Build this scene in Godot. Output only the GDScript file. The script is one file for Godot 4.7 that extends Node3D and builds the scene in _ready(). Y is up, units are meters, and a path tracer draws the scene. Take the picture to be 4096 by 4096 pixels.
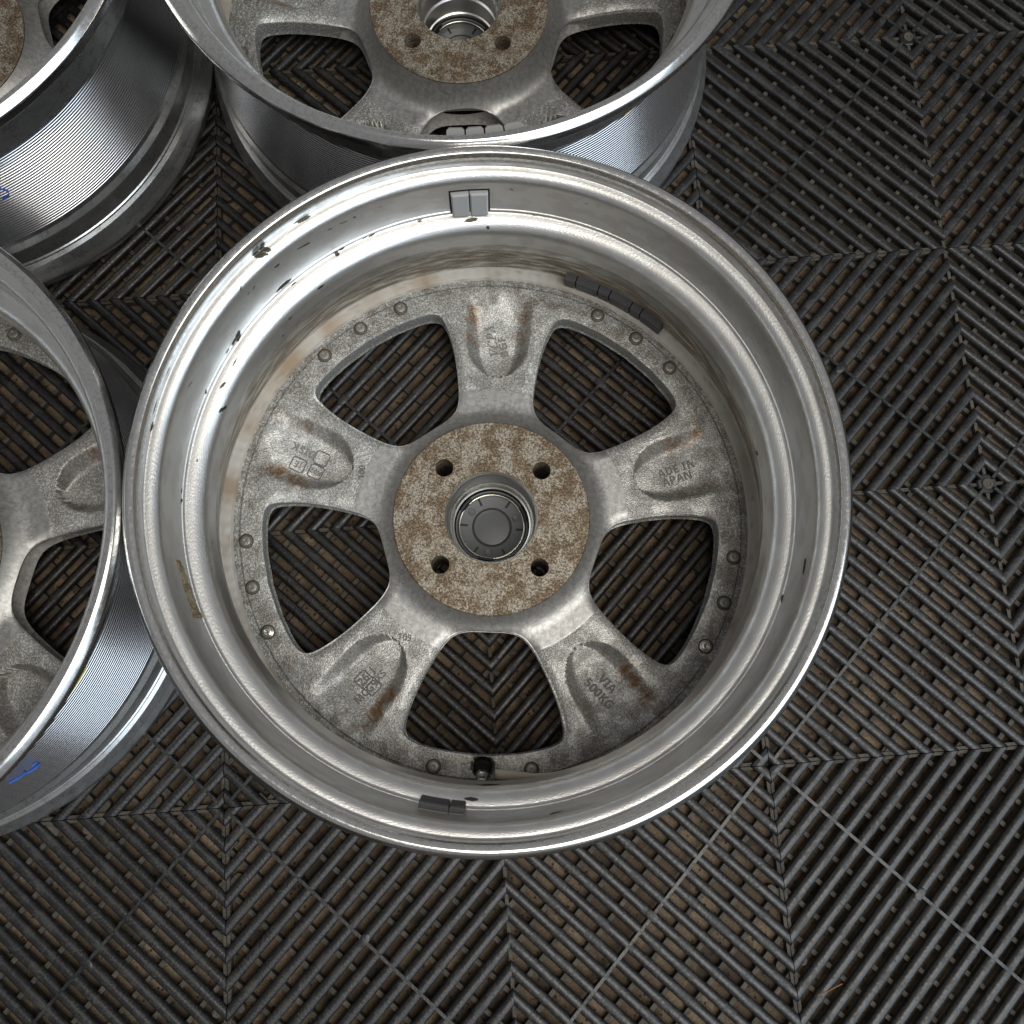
extends Node3D
# Four alloy wheels lying face down on interlocking drain tiles. Lengths inside the builders are millimetres.

const TOP := 0.0118           # upper face of the drain tiles above the concrete
const MM := 0.001
const HALF := 200.0           # half a tile
const STEP := 200.0 / 10.75   # rib spacing measured along a tile edge
const SPOKE_COLUMNS := 40

var mat := {}
var rng := RandomNumberGenerator.new()
var window_curve: Array = []   # [radius, angle from the window's centre]
var window_line := PackedVector2Array()

func _ready() -> void:
	# ---- camera
	var cam := Camera3D.new()
	cam.name = "camera"
	cam.position = Vector3(0.20443, 0.67381 + TOP, -0.07599)
	cam.rotation = Vector3(-1.382124, -0.155723, 0.084067)
	cam.fov = 60.057
	cam.near = 0.02
	cam.far = 30.0
	add_child(cam)
	cam.current = true
	# ---- air of the workshop and lamps
	var world := WorldEnvironment.new()
	world.name = "surroundings"
	var env := Environment.new()
	env.background_mode = Environment.BG_COLOR
	env.background_color = Color(0.19, 0.19, 0.192).linear_to_srgb()
	env.background_energy_multiplier = 1.0
	env.tonemap_mode = Environment.TONE_MAPPER_LINEAR
	env.tonemap_exposure = 1.25
	env.sdfgi_enabled = true
	env.ssao_enabled = true
	env.ssil_enabled = true
	world.environment = env
	add_child(world)
	lamp("ceiling_light", Vector3(0.66, 1.9, 0.42), Vector3(0.6, 0, 0.32), Vector2(1.2, 1.2), Color(1.0, 0.98, 0.94), 2.3)
	lamp("doorway_daylight", Vector3(1.45, 1.15, 0.9), Vector3(0.3, 0.1, -0.1), Vector2(2.2, 1.7), Color(0.88, 0.945, 1.0), 3.0)
	# ---- the setting, then the things
	rng.seed = 77
	make_materials()
	make_floor()
	make_tiles()
	make_wheels()
	make_litter()


func lamp(called: String, at: Vector3, towards: Vector3, size: Vector2, color: Color, energy: float) -> void:
	var l := AreaLight3D.new()
	l.name = called
	add_child(l)
	l.look_at_from_position(at, towards, Vector3(0, 0, -1) if absf(at.x - towards.x) < 0.5 else Vector3.UP)
	l.area_size = size
	l.light_color = color
	l.light_energy = energy
	l.area_range = 12.0
	l.area_attenuation = 2.0
	l.shadow_enabled = true


# ---------------------------------------------------------------- textures
func noise_bytes(size: int, freq: float, kind: int, octaves: int, seed_: int) -> PackedByteArray:
	var n := FastNoiseLite.new()
	n.noise_type = kind as FastNoiseLite.NoiseType
	n.frequency = freq
	n.seed = seed_
	n.fractal_octaves = octaves
	n.fractal_type = FastNoiseLite.FRACTAL_FBM if octaves > 1 else FastNoiseLite.FRACTAL_NONE
	if kind == FastNoiseLite.TYPE_CELLULAR:
		n.cellular_return_type = FastNoiseLite.RETURN_DISTANCE
	var im := n.get_seamless_image(size, size, false, false, 0.12, true)
	im.convert(Image.FORMAT_L8)
	return im.get_data()


func tex(data: PackedByteArray, w: int, h: int) -> ImageTexture:
	return ImageTexture.create_from_image(Image.create_from_data(w, h, false, Image.FORMAT_RGB8, data))


func grey_tex(data: PackedByteArray, w: int, h: int) -> ImageTexture:
	return ImageTexture.create_from_image(Image.create_from_data(w, h, false, Image.FORMAT_L8, data))


func ramp(v: float, lo: float, hi: float) -> float:
	return clampf((v - lo) / (hi - lo), 0.0, 1.0)


func put_rgb(data: PackedByteArray, i: int, c: Color) -> void:
	data[i * 3] = int(clampf(c.r, 0, 1) * 255.0)
	data[i * 3 + 1] = int(clampf(c.g, 0, 1) * 255.0)
	data[i * 3 + 2] = int(clampf(c.b, 0, 1) * 255.0)


func scratches(data: PackedByteArray, size: int, count: int, longest: float, c: Color, strength: float, seed_: int) -> void:
	var r := RandomNumberGenerator.new()
	r.seed = seed_
	for k in count:
		var p := Vector2(r.randf() * size, r.randf() * size)
		var a := r.randf() * TAU
		var bend := r.randf_range(-0.03, 0.03)
		var n := int(r.randf_range(0.2, 1.0) * longest)
		var s := strength * r.randf_range(0.3, 1.0)
		for q in n:
			p += Vector2(cos(a), sin(a))
			a += bend
			var i := posmod(int(p.y), size) * size + posmod(int(p.x), size)
			var old := Color(data[i * 3] / 255.0, data[i * 3 + 1] / 255.0, data[i * 3 + 2] / 255.0)
			put_rgb(data, i, old.lerp(c, s))


func surface(called: String, color: Color, rough: float, metal: float) -> StandardMaterial3D:
	var m := StandardMaterial3D.new()
	m.resource_name = called
	m.albedo_color = color
	m.roughness = rough
	m.metallic = metal
	mat[called] = m
	return m


func triplanar(m: StandardMaterial3D, per_metre: float, in_world := true) -> void:
	m.uv1_triplanar = true
	m.uv1_world_triplanar = in_world
	m.uv1_scale = Vector3.ONE * per_metre
	m.uv1_triplanar_sharpness = 4.0


func make_materials() -> void:
	var simplex := FastNoiseLite.TYPE_SIMPLEX_SMOOTH
	var cells := FastNoiseLite.TYPE_CELLULAR
	var n := 512
	# moulded black plastic: dull, scuffed, with a grey-brown film of workshop dust in patches
	var fine := noise_bytes(n, 0.11, simplex, 3, 3)
	var broad := noise_bytes(n, 0.012, simplex, 4, 4)
	var data := PackedByteArray()
	data.resize(n * n * 3)
	var rough := PackedByteArray()
	rough.resize(n * n)
	for i in n * n:
		var f := fine[i] / 255.0
		var b := broad[i] / 255.0
		var dust := ramp(b * 0.6 + f * 0.4, 0.50, 0.72)
		var c := Color(0.092, 0.09, 0.091).lerp(Color(0.185, 0.178, 0.17), dust * 0.8)
		c = c.lerp(Color(0.32, 0.31, 0.30), ramp(f, 0.83, 0.93) * 0.6)
		put_rgb(data, i, c)
		rough[i] = int(255.0 * (0.34 + 0.26 * dust + 0.1 * f))
	scratches(data, n, 900, 26.0, Color(0.42, 0.41, 0.40), 0.55, 5)
	var m := surface("black_plastic", Color.WHITE, 1.0, 0.0)
	m.albedo_texture = tex(data, n, n)
	m.roughness_texture = grey_tex(rough, n, n)
	m.heightmap_enabled = true
	m.heightmap_texture = grey_tex(fine, n, n)
	m.heightmap_scale = 0.012
	triplanar(m, 7.0)
	var dusty := surface("dusty_plastic", Color(0.95, 0.92, 0.88), 0.85, 0.0)
	var data2 := data.duplicate()
	for i in n * n:
		var f := fine[i] / 255.0
		put_rgb(data2, i, Color(0.20, 0.19, 0.178).lerp(Color(0.33, 0.31, 0.285), ramp(f * 0.5 + broad[i] / 510.0, 0.3, 0.7)))
	dusty.albedo_texture = tex(data2, n, n)
	triplanar(dusty, 9.0)
	# concrete
	n = 512
	fine = noise_bytes(n, 0.16, simplex, 3, 11)
	broad = noise_bytes(n, 0.008, simplex, 5, 12)
	var pits := noise_bytes(n, 0.05, cells, 1, 13)
	data.resize(n * n * 3)
	for i in n * n:
		var f := fine[i] / 255.0
		var b := broad[i] / 255.0
		var c := Color(0.50, 0.435, 0.36).lerp(Color(0.66, 0.58, 0.485), ramp(f * 0.55 + b * 0.45, 0.3, 0.7))
		c = c.lerp(Color(0.32, 0.275, 0.225), ramp(b, 0.56, 0.72) * 0.7)
		c = c.lerp(Color(0.18, 0.14, 0.11), ramp(1.0 - pits[i] / 255.0, 0.86, 0.95) * ramp(b, 0.35, 0.55))
		put_rgb(data, i, c)
	scratches(data, n, 500, 40.0, Color(0.30, 0.24, 0.19), 0.5, 15)
	m = surface("concrete", Color.WHITE, 0.9, 0.0)
	m.vertex_color_use_as_albedo = true
	m.albedo_texture = tex(data, n, n)
	m.heightmap_enabled = true
	m.heightmap_texture = grey_tex(fine, n, n)
	m.heightmap_scale = 0.03
	triplanar(m, 5.0)
	# cast aluminium: grainy, oxidised in pale blooms, brake dust in the grain
	fine = noise_bytes(n, 0.075, simplex, 3, 21)
	var grain := noise_bytes(n, 0.17, simplex, 2, 22)
	broad = noise_bytes(n, 0.011, simplex, 5, 23)
	var cast_rough := PackedByteArray()
	cast_rough.resize(n * n)
	for i in n * n:
		var f := fine[i] / 255.0
		var g := grain[i] / 255.0
		var b := broad[i] / 255.0
		var c := Color(0.64, 0.64, 0.632).lerp(Color(0.75, 0.75, 0.745), ramp(f, 0.42, 0.7))
		c = c.lerp(Color(0.42, 0.40, 0.375), ramp(g, 0.50, 0.70) * (0.25 + 0.65 * ramp(b, 0.35, 0.62)))
		c = c.lerp(Color(0.88, 0.88, 0.87), ramp(f * 0.6 + (1.0 - b) * 0.4, 0.50, 0.64) * ramp(g, 0.50, 0.36) * 0.75)
		put_rgb(data, i, c)
		cast_rough[i] = int(255.0 * (0.38 + 0.22 * f + 0.14 * ramp(b, 0.4, 0.6)))
	m = surface("cast_metal", Color.WHITE, 1.0, 0.72)
	m.albedo_texture = tex(data, n, n)
	m.roughness_texture = grey_tex(cast_rough, n, n)
	m.heightmap_enabled = true
	m.heightmap_texture = grey_tex(grain, n, n)
	m.heightmap_scale = 0.028
	m.vertex_color_use_as_albedo = true
	triplanar(m, 9.0)
	var stamp := surface("stamped_metal", Color(0.42, 0.41, 0.40), 0.5, 0.7)
	stamp.heightmap_enabled = true
	stamp.heightmap_texture = m.heightmap_texture
	stamp.heightmap_scale = 0.02
	triplanar(stamp, 9.0)
	# corroded mounting face
	var d3 := data.duplicate()
	var blot := noise_bytes(n, 0.03, simplex, 5, 31)
	var flake := noise_bytes(n, 0.09, simplex, 4, 33)
	for i in n * n:
		var f := fine[i] / 255.0
		var g := grain[i] / 255.0
		var b := blot[i] / 255.0
		var k := flake[i] / 255.0
		var big := broad[i] / 255.0
		var mixed := ramp(0.5 * big + 0.5 * b, 0.36, 0.64)
		var t := g * 0.46 + k * 0.34 + mixed * 0.16
		var c := Color(0.575, 0.55, 0.505).lerp(Color(0.40, 0.345, 0.275), ramp(t, 0.38, 0.54))
		c = c.lerp(Color(0.44, 0.325, 0.20), ramp(big * 0.5 + f * 0.5, 0.46, 0.64) * 0.4)
		c = c.lerp(Color(0.25, 0.225, 0.20), ramp(t, 0.53, 0.62) * 0.7)
		c = c.lerp(Color(0.72, 0.70, 0.66), ramp(t, 0.37, 0.29) * 0.6)
		put_rgb(d3, i, c)
	scratches(d3, n, 160, 90.0, Color(0.85, 0.82, 0.77), 0.6, 35)
	m = surface("corroded_face", Color.WHITE, 0.55, 0.45)
	m.albedo_texture = tex(d3, n, n)
	m.heightmap_enabled = true
	m.heightmap_texture = grey_tex(flake, n, n)
	m.heightmap_scale = 0.02
	triplanar(m, 8.0)
	# machined aluminium of hub flank and bore, under a lacquer
	var lacquer := PackedByteArray()
	lacquer.resize(n * n * 3)
	for i in n * n:
		var v := 0.66 + 0.10 * (fine[i] / 255.0 - 0.5) + 0.16 * (blot[i] / 255.0 - 0.5)
		put_rgb(lacquer, i, Color(v, v * 0.995, v * 0.985))
	var lr := RandomNumberGenerator.new()
	lr.seed = 64
	for crack in 46:
		var p := Vector2(lr.randf() * n, lr.randf() * n)
		var way := lr.randf() * TAU
		for q in lr.randi_range(30, 150):
			way += lr.randf_range(-0.55, 0.55)
			p += Vector2.from_angle(way)
			put_rgb(lacquer, posmod(int(p.y), n) * n + posmod(int(p.x), n), Color(0.40, 0.385, 0.35))
	m = surface("machined_metal", Color.WHITE, 0.46, 0.8)
	m.albedo_texture = tex(lacquer, n, n)
	m.heightmap_enabled = true
	m.heightmap_texture = grey_tex(fine, n, n)
	m.heightmap_scale = 0.004
	triplanar(m, 12.0)
	# silver paint with flake; chips and stains are laid out per wheel in silver_paint()
	var nn := 512
	var flakes := noise_bytes(nn, 0.32, simplex, 2, 41)
	mat["flake_height"] = grey_tex(flakes, nn, nn)
	# bare spun aluminium of the lips: scuffs and haze
	n = 512
	var haze := noise_bytes(n, 0.03, simplex, 5, 51)
	var speck := noise_bytes(n, 0.16, simplex, 3, 52)
	var lip := PackedByteArray()
	lip.resize(n * n * 3)
	var lip_rough := PackedByteArray()
	lip_rough.resize(n * n)
	for i in n * n:
		var h := haze[i] / 255.0
		var s := speck[i] / 255.0
		var wear := ramp(h * 0.55 + s * 0.45, 0.48, 0.62)
		var c := Color(0.86, 0.86, 0.857).lerp(Color(0.80, 0.797, 0.787), wear)
		c = c.lerp(Color(0.42, 0.41, 0.39), ramp(s * 0.6 + h * 0.4, 0.64, 0.72) * 0.5)
		put_rgb(lip, i, c)
		lip_rough[i] = int(255.0 * (0.15 + 0.12 * wear))
	scratches(lip, n, 260, 60.0, Color(0.92, 0.92, 0.92), 0.5, 55)
	scratches(lip, n, 160, 30.0, Color(0.30, 0.29, 0.27), 0.5, 56)
	m = surface("bare_lip", Color.WHITE, 1.0, 1.0)
	m.albedo_texture = tex(lip, n, n)
	m.roughness_texture = grey_tex(lip_rough, n, n)
	triplanar(m, 17.0)
	# turned outside of the barrel: fine concentric grooves
	var rows := 1024
	var turned := PackedByteArray()
	turned.resize(rows * 4)
	for y in rows:
		var g := 0.5 + 0.5 * sin(y / float(rows) * TAU * 46.0)
		for x in 4:
			turned[y * 4 + x] = int(255.0 * g)
	m = surface("turned_barrel", Color(0.78, 0.78, 0.785), 0.22, 1.0)
	m.heightmap_enabled = true
	m.heightmap_texture = grey_tex(turned, 4, rows)
	m.heightmap_scale = 0.042
	m = surface("smooth_barrel", Color(0.92, 0.92, 0.92), 0.3, 0.95)
	m.albedo_texture = mat["bare_lip"].albedo_texture
	triplanar(m, 6.0)
	# weld: pale, rippled
	var ripple := PackedByteArray()
	ripple.resize(1024 * 64)
	for y in 64:
		for x in 1024:
			var a := x / 1024.0 * TAU * 150.0 + sin(y / 64.0 * PI) * 2.2 + sin(x * 0.21) * 0.5
			ripple[y * 1024 + x] = int(255.0 * (0.5 + 0.5 * sin(a)))
	m = surface("weld_bead", Color.WHITE, 0.7, 0.35)
	m.vertex_color_use_as_albedo = true
	m.heightmap_enabled = true
	m.heightmap_texture = grey_tex(ripple, 1024, 64)
	m.heightmap_scale = 0.022
	# small stuff
	surface("light_weight", Color(0.55, 0.55, 0.545), 0.5, 0.0)
	var dw := surface("dark_weight", Color(0.235, 0.235, 0.24), 0.55, 0.1)
	dw.heightmap_enabled = true
	dw.heightmap_texture = grey_tex(grain, 512, 512)
	dw.heightmap_scale = 0.01
	triplanar(dw, 9.0)
	surface("foam_tape", Color(0.60, 0.59, 0.55), 0.9, 0.0)
	surface("black_foam", Color(0.06, 0.06, 0.06), 0.9, 0.0)
	var bc := surface("cap_plastic", Color(0.30, 0.305, 0.31), 0.36, 0.0)
	bc.heightmap_enabled = true
	bc.heightmap_texture = grey_tex(fine, 512, 512)
	bc.heightmap_scale = 0.005
	triplanar(bc, 12.0)
	surface("bore_metal", Color(0.80, 0.795, 0.78), 0.28, 1.0)
	surface("slot_black", Color(0.03, 0.03, 0.03), 0.6, 0.0)
	surface("bright_wire", Color(0.80, 0.78, 0.73), 0.22, 1.0)
	surface("stud_metal", Color(0.82, 0.81, 0.79), 0.26, 1.0)
	var sd := surface("dull_stud", Color(0.58, 0.57, 0.545), 0.45, 0.8)
	sd.heightmap_enabled = true
	sd.heightmap_texture = grey_tex(grain, 512, 512)
	sd.heightmap_scale = 0.015
	triplanar(sd, 9.0)
	surface("grimy_seat", Color(0.30, 0.275, 0.24), 0.8, 0.2)
	surface("rubber", Color(0.05, 0.05, 0.05), 0.7, 0.0)
	surface("masking_tape", Color(0.80, 0.77, 0.68), 0.75, 0.0)
	var ar := surface("old_adhesive", Color.WHITE, 0.85, 0.0)
	ar.albedo_texture = mat["corroded_face"].albedo_texture
	ar.albedo_color = Color(0.86, 0.84, 0.74)
	triplanar(ar, 9.0)
	surface("blue_marker", Color(0.10, 0.31, 0.64), 0.5, 0.0)
	surface("yellow_marker", Color(0.80, 0.72, 0.12), 0.5, 0.0)
	surface("navy_marker", Color(0.11, 0.14, 0.40), 0.4, 0.3)
	surface("white_chip", Color(0.86, 0.86, 0.85), 0.6, 0.0)
	surface("dry_stalk", Color(0.46, 0.31, 0.18), 0.8, 0.0)


func silver_paint(wheel_seed: int, chips: Array, rows: PackedVector2Array, stain: float) -> StandardMaterial3D:
	# Paint of the inside of a barrel: u runs round the wheel, v down the wall. Chips are [angle, radius, height, size].
	var w := 2048 if chips.size() else 1024
	var h := 512 if chips.size() else 256
	var data := PackedByteArray()
	data.resize(w * h * 3)
	var rough := PackedByteArray()
	rough.resize(w * h)
	var n := FastNoiseLite.new()
	n.seed = wheel_seed
	n.noise_type = FastNoiseLite.TYPE_SIMPLEX_SMOOTH
	n.fractal_octaves = 4
	n.frequency = 0.02 * 2048.0 / w
	var broad := n.get_seamless_image(w, h, false, false, 0.1, true)
	broad.convert(Image.FORMAT_L8)
	var bb := broad.get_data()
	n.frequency = 0.3
	n.seed = wheel_seed + 1
	n.fractal_octaves = 2
	var fine := n.get_seamless_image(w, h, false, false, 0.1, true)
	fine.convert(Image.FORMAT_L8)
	var ff := fine.get_data()
	var lengths := PackedFloat32Array([0.0])
	for i in range(1, rows.size()):
		lengths.append(lengths[i - 1] + rows[i].distance_to(rows[i - 1]))
	var whole := lengths[lengths.size() - 1]
	for y in h:
		# brown brake dust sits on the lower, flared wall
		var at := y / float(h) * whole
		var i := 1
		while i < rows.size() - 1 and lengths[i] < at:
			i += 1
		var low := ramp(rows[i].y, 118.0, 96.0)
		for x in w:
			var k := y * w + x
			var b := bb[k] / 255.0
			var f := ff[k] / 255.0
			var c := Color(0.84, 0.84, 0.835).lerp(Color(0.80, 0.795, 0.785), ramp(b, 0.45, 0.6))
			var r := 0.33 + 0.07 * b
			if low > 0.0:
				var d := low * stain * ramp(b * 0.7 + f * 0.3, 0.22, 0.52)
				c = c.lerp(Color(0.56, 0.515, 0.445), d * 0.8)
				c = c.lerp(Color(0.38, 0.31, 0.235), 0.8 * low * stain * ramp(f * 0.55 + b * 0.45, 0.60, 0.68))
				r = lerpf(r, 0.8, d)
			elif f > 0.8 and b > 0.5:
				c = c.lerp(Color(0.88, 0.88, 0.88), 0.5)
			put_rgb(data, k, c)
			rough[k] = int(255.0 * r)
	var cr := RandomNumberGenerator.new()
	cr.seed = wheel_seed
	for ch in chips:
		var best := 1e9
		var at := 0.0
		for i in rows.size():
			var d := rows[i].distance_to(Vector2(ch[1], ch[2]))
			if d < best:
				best = d
				at = lengths[i]
		var cx: float = fposmod(ch[0] / 360.0, 1.0) * w
		var cy := at / whole * h
		var across: float = ch[3] * 0.8
		# a ragged flake: a few overlapping slivers, longest along or across the wall
		var lean := cr.randf_range(-0.6, 0.6) + (PI / 2 if cr.randf() < 0.4 else 0.0)
		var lobes := 3 if across > 4.0 else 2
		for l in lobes:
			var ox := cr.randf_range(-0.5, 0.5) * across * 0.30 * 2.0
			var oy := cr.randf_range(-0.5, 0.5) * across * 0.30
			var rx := across * cr.randf_range(0.3, 0.62)
			var ry := rx * cr.randf_range(0.22, 0.5)
			var reach := int(rx) + 2
			for dy in range(-reach, reach + 1):
				for dx in range(-reach, reach + 1):
					var q := Vector2(dx, dy).rotated(-lean)
					var e := pow(q.x / rx, 2) + pow(q.y / ry, 2) + 0.5 * (ff[posmod(int(cy + dy), h) * w + posmod(int(cx + dx) * 3, w)] / 255.0 - 0.5)
					if e < 1.0:
						var yy := int(cy + oy) + dy
						if yy >= 0 and yy < h:
							var k := yy * w + posmod(int(cx + ox) + dx, w)
							put_rgb(data, k, Color(0.27, 0.26, 0.24))
							rough[k] = 120
	var m := StandardMaterial3D.new()
	m.resource_name = "silver_paint"
	m.metallic = 1.0
	m.roughness = 1.0
	m.albedo_texture = tex(data, w, h)
	m.roughness_texture = grey_tex(rough, w, h)
	m.heightmap_enabled = true
	m.heightmap_texture = grey_tex(ff, w, h)
	m.heightmap_scale = 0.010
	return m


# ---------------------------------------------------------------- shapes
func node(called: String, mesh: Mesh, material: Material, parent: Node) -> MeshInstance3D:
	var o := MeshInstance3D.new()
	o.name = called
	o.mesh = mesh
	o.material_override = material
	parent.add_child(o, true)
	return o


func fillet(points: Array, arcs := 9) -> PackedVector2Array:
	# points: [x, y] or [x, y, radius]; corners with a radius are rounded
	var out := PackedVector2Array()
	for i in points.size():
		var p := Vector2(points[i][0], points[i][1])
		var r: float = points[i][2] if points[i].size() > 2 else 0.0
		if r <= 0.0 or i == 0 or i == points.size() - 1:
			out.append(p)
			continue
		var a := (Vector2(points[i - 1][0], points[i - 1][1]) - p)
		var b := (Vector2(points[i + 1][0], points[i + 1][1]) - p)
		var half := absf(a.angle_to(b)) / 2.0
		var cut := minf(r / tan(half), minf(a.length(), b.length()) * (points[i][3] if points[i].size() > 3 else 0.49))
		var s := p + a.normalized() * cut
		var e := p + b.normalized() * cut
		for k in arcs + 1:
			var t := k / float(arcs)
			out.append(s.lerp(p, t).lerp(p.lerp(e, t), t))
	return out


func lathe(rows: PackedVector2Array, segs: int, outward: bool, a0 := 0.0, a1 := TAU, tint = null, sharp := 0.6) -> ArrayMesh:
	# rows: (radius, height) in mm. outward: the surface looks to the right of the way the profile runs.
	var n := rows.size()
	var side := 1.0 if outward else -1.0
	var seg_n := PackedVector2Array()
	var lengths := PackedFloat32Array([0.0])
	for i in n - 1:
		var d := (rows[i + 1] - rows[i])
		seg_n.append(Vector2(d.y, -d.x).normalized() * side)
		lengths.append(lengths[i] + d.length())
	var v := PackedVector3Array()
	var nn := PackedVector3Array()
	var uv := PackedVector2Array()
	var col := PackedColorArray()
	var idx := PackedInt32Array()
	for i in n - 1:
		var na := seg_n[i]
		var nb := seg_n[i]
		if i > 0 and absf(seg_n[i - 1].angle_to(seg_n[i])) < sharp:
			na = (seg_n[i - 1] + seg_n[i]).normalized()
		if i < n - 2 and absf(seg_n[i + 1].angle_to(seg_n[i])) < sharp:
			nb = (seg_n[i + 1] + seg_n[i]).normalized()
		var base := v.size()
		for k in segs + 1:
			var a := lerpf(a0, a1, k / float(segs))
			var ca := cos(a)
			var sa := sin(a)
			for e in 2:
				var p := rows[i + e]
				var q := na if e == 0 else nb
				v.append(Vector3(p.x * ca, p.y, p.x * sa) * MM)
				nn.append(Vector3(q.x * ca, q.y, q.x * sa))
				uv.append(Vector2(a / TAU, lengths[i + e] / lengths[n - 1]))
				if tint != null:
					col.append(tint.call(a, p))
		for k in segs:
			var s := base + k * 2
			if outward:
				idx.append_array(PackedInt32Array([s, s + 2, s + 1, s + 1, s + 2, s + 3]))
			else:
				idx.append_array(PackedInt32Array([s, s + 1, s + 2, s + 1, s + 3, s + 2]))
	return arrays(v, nn, uv, col, idx)


func arrays(v: PackedVector3Array, nn: PackedVector3Array, uv: PackedVector2Array, col: PackedColorArray, idx: PackedInt32Array) -> ArrayMesh:
	for i in range(0, idx.size(), 3):
		var p := v[idx[i]]
		if (v[idx[i + 2]] - p).cross(v[idx[i + 1]] - p).dot(nn[idx[i]] + nn[idx[i + 1]] + nn[idx[i + 2]]) < 0.0:
			var keep := idx[i + 1]
			idx[i + 1] = idx[i + 2]
			idx[i + 2] = keep
	var a := []
	a.resize(Mesh.ARRAY_MAX)
	a[Mesh.ARRAY_VERTEX] = v
	a[Mesh.ARRAY_NORMAL] = nn
	if uv.size():
		a[Mesh.ARRAY_TEX_UV] = uv
	if col.size():
		a[Mesh.ARRAY_COLOR] = col
	a[Mesh.ARRAY_INDEX] = idx
	var m := ArrayMesh.new()
	m.add_surface_from_arrays(Mesh.PRIMITIVE_TRIANGLES, a)
	return m


func prism(outline: PackedVector2Array, y0: float, y1: float, bevel := 0.0) -> ArrayMesh:
	# an upright prism over an outline in the xz plane (mm), with an optional chamfer round its top
	var st := SurfaceTool.new()
	st.begin(Mesh.PRIMITIVE_TRIANGLES)
	st.set_smooth_group(-1)
	var n := outline.size()
	var mid := Vector2.ZERO
	for p in outline:
		mid += p / n
	var rings := [[outline, y0], [outline, y1 - bevel]]
	if bevel > 0.0:
		var inner := PackedVector2Array()
		for p in outline:
			inner.append(p - (p - mid).normalized() * bevel)
		rings.append([inner, y1])
	var up := Geometry2D.is_polygon_clockwise(outline)
	for k in rings.size() - 1:
		for i in n:
			var j := (i + 1) % n
			var a := to3(rings[k][0][i], rings[k][1])
			var b := to3(rings[k][0][j], rings[k][1])
			var c := to3(rings[k + 1][0][j], rings[k + 1][1])
			var d := to3(rings[k + 1][0][i], rings[k + 1][1])
			quad(st, a, b, c, d, up)
	for top in [true, false]:
		var o: PackedVector2Array = rings[rings.size() - 1][0] if top else outline
		var y: float = y1 if top else y0
		var t := Geometry2D.triangulate_polygon(o)
		for i in range(0, t.size(), 3):
			var a := to3(o[t[i]], y)
			var b := to3(o[t[i + 1]], y)
			var c := to3(o[t[i + 2]], y)
			var facing_up := (b - a).cross(c - a).y < 0.0
			if facing_up != top:
				var s := b
				b = c
				c = s
			st.add_vertex(a)
			st.add_vertex(b)
			st.add_vertex(c)
	st.generate_normals()
	return st.commit()


func to3(p: Vector2, y: float) -> Vector3:
	return Vector3(p.x, y, p.y) * MM


func quad(st: SurfaceTool, a: Vector3, b: Vector3, c: Vector3, d: Vector3, flip := false) -> void:
	for p in ([a, c, b, a, d, c] if flip else [a, b, c, a, c, d]):
		st.add_vertex(p)


func bar(a: Vector2, b: Vector2, width: float, y0: float, y1: float, bevel := 0.3) -> ArrayMesh:
	var d := (b - a).normalized()
	var s := Vector2(-d.y, d.x) * width / 2.0
	return prism(PackedVector2Array([a - s, b - s, b + s, a + s]), y0, y1, bevel)


func tube(points: PackedVector3Array, radius: float, sides := 8) -> ArrayMesh:
	var v := PackedVector3Array()
	var nn := PackedVector3Array()
	var idx := PackedInt32Array()
	for i in points.size():
		var d := (points[mini(i + 1, points.size() - 1)] - points[maxi(i - 1, 0)]).normalized()
		var s := d.cross(Vector3.UP if absf(d.y) < 0.9 else Vector3.RIGHT).normalized()
		var u := s.cross(d)
		for k in sides:
			var a := TAU * k / sides
			var q := s * cos(a) + u * sin(a)
			v.append((points[i] + q * radius) * MM)
			nn.append(q)
	for i in points.size() - 1:
		for k in sides:
			var a := i * sides + k
			var b := i * sides + (k + 1) % sides
			idx.append_array(PackedInt32Array([a, a + sides, b, b, a + sides, b + sides]))
	return arrays(v, nn, PackedVector2Array(), PackedColorArray(), idx)


func arc_block(r1: float, h1: float, r2: float, h2: float, thick: float, a0: float, a1: float, bevel := 0.8) -> ArrayMesh:
	# a block stuck on the inside of a wall that runs from (r1, h1) down to (r2, h2), between two angles in degrees
	var p := Vector2(r1, h1)
	var q := Vector2(r2, h2)
	var d := (q - p).normalized()
	var inn := Vector2(d.y, -d.x)
	if inn.x > 0.0:
		inn = -inn
	var st := SurfaceTool.new()
	st.begin(Mesh.PRIMITIVE_TRIANGLES)
	st.set_smooth_group(-1)
	var steps := 5
	var shrink := rad_to_deg(bevel / r1)
	var ring := func(u: float) -> PackedVector3Array:
		var a := deg_to_rad(lerpf(a0, a1, u))
		var edge := minf(u, 1.0 - u) <= 0.0
		var t := thick - (bevel if edge else 0.0)
		var b := bevel
		var out := PackedVector3Array()
		for w in [p, p + inn * (t - b), p + inn * t + d * b, q + inn * t - d * b, q + inn * (t - b), q]:
			out.append(Vector3(w.x * cos(a), w.y, w.x * sin(a)) * MM)
		return out
	var us := [0.0, shrink / absf(a1 - a0)]
	for k in range(1, steps):
		us.append(k / float(steps))
	us.append_array([1.0 - shrink / absf(a1 - a0), 1.0])
	var last: PackedVector3Array = ring.call(us[0])
	var first := last
	for i in range(1, us.size()):
		var now: PackedVector3Array = ring.call(us[i])
		for k in 6:
			quad(st, last[k], now[k], now[(k + 1) % 6], last[(k + 1) % 6])
		last = now
	for k in range(1, 5):
		for tri in [[first[0], first[k], first[k + 1]], [last[0], last[k + 1], last[k]]]:
			for w in tri:
				st.add_vertex(w)
	st.generate_normals()
	return st.commit()


func describe(o: Node, label: String, category: String, group := "") -> void:
	o.set_meta("label", label)
	o.set_meta("category", category)
	if group:
		o.set_meta("group", group)


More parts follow.
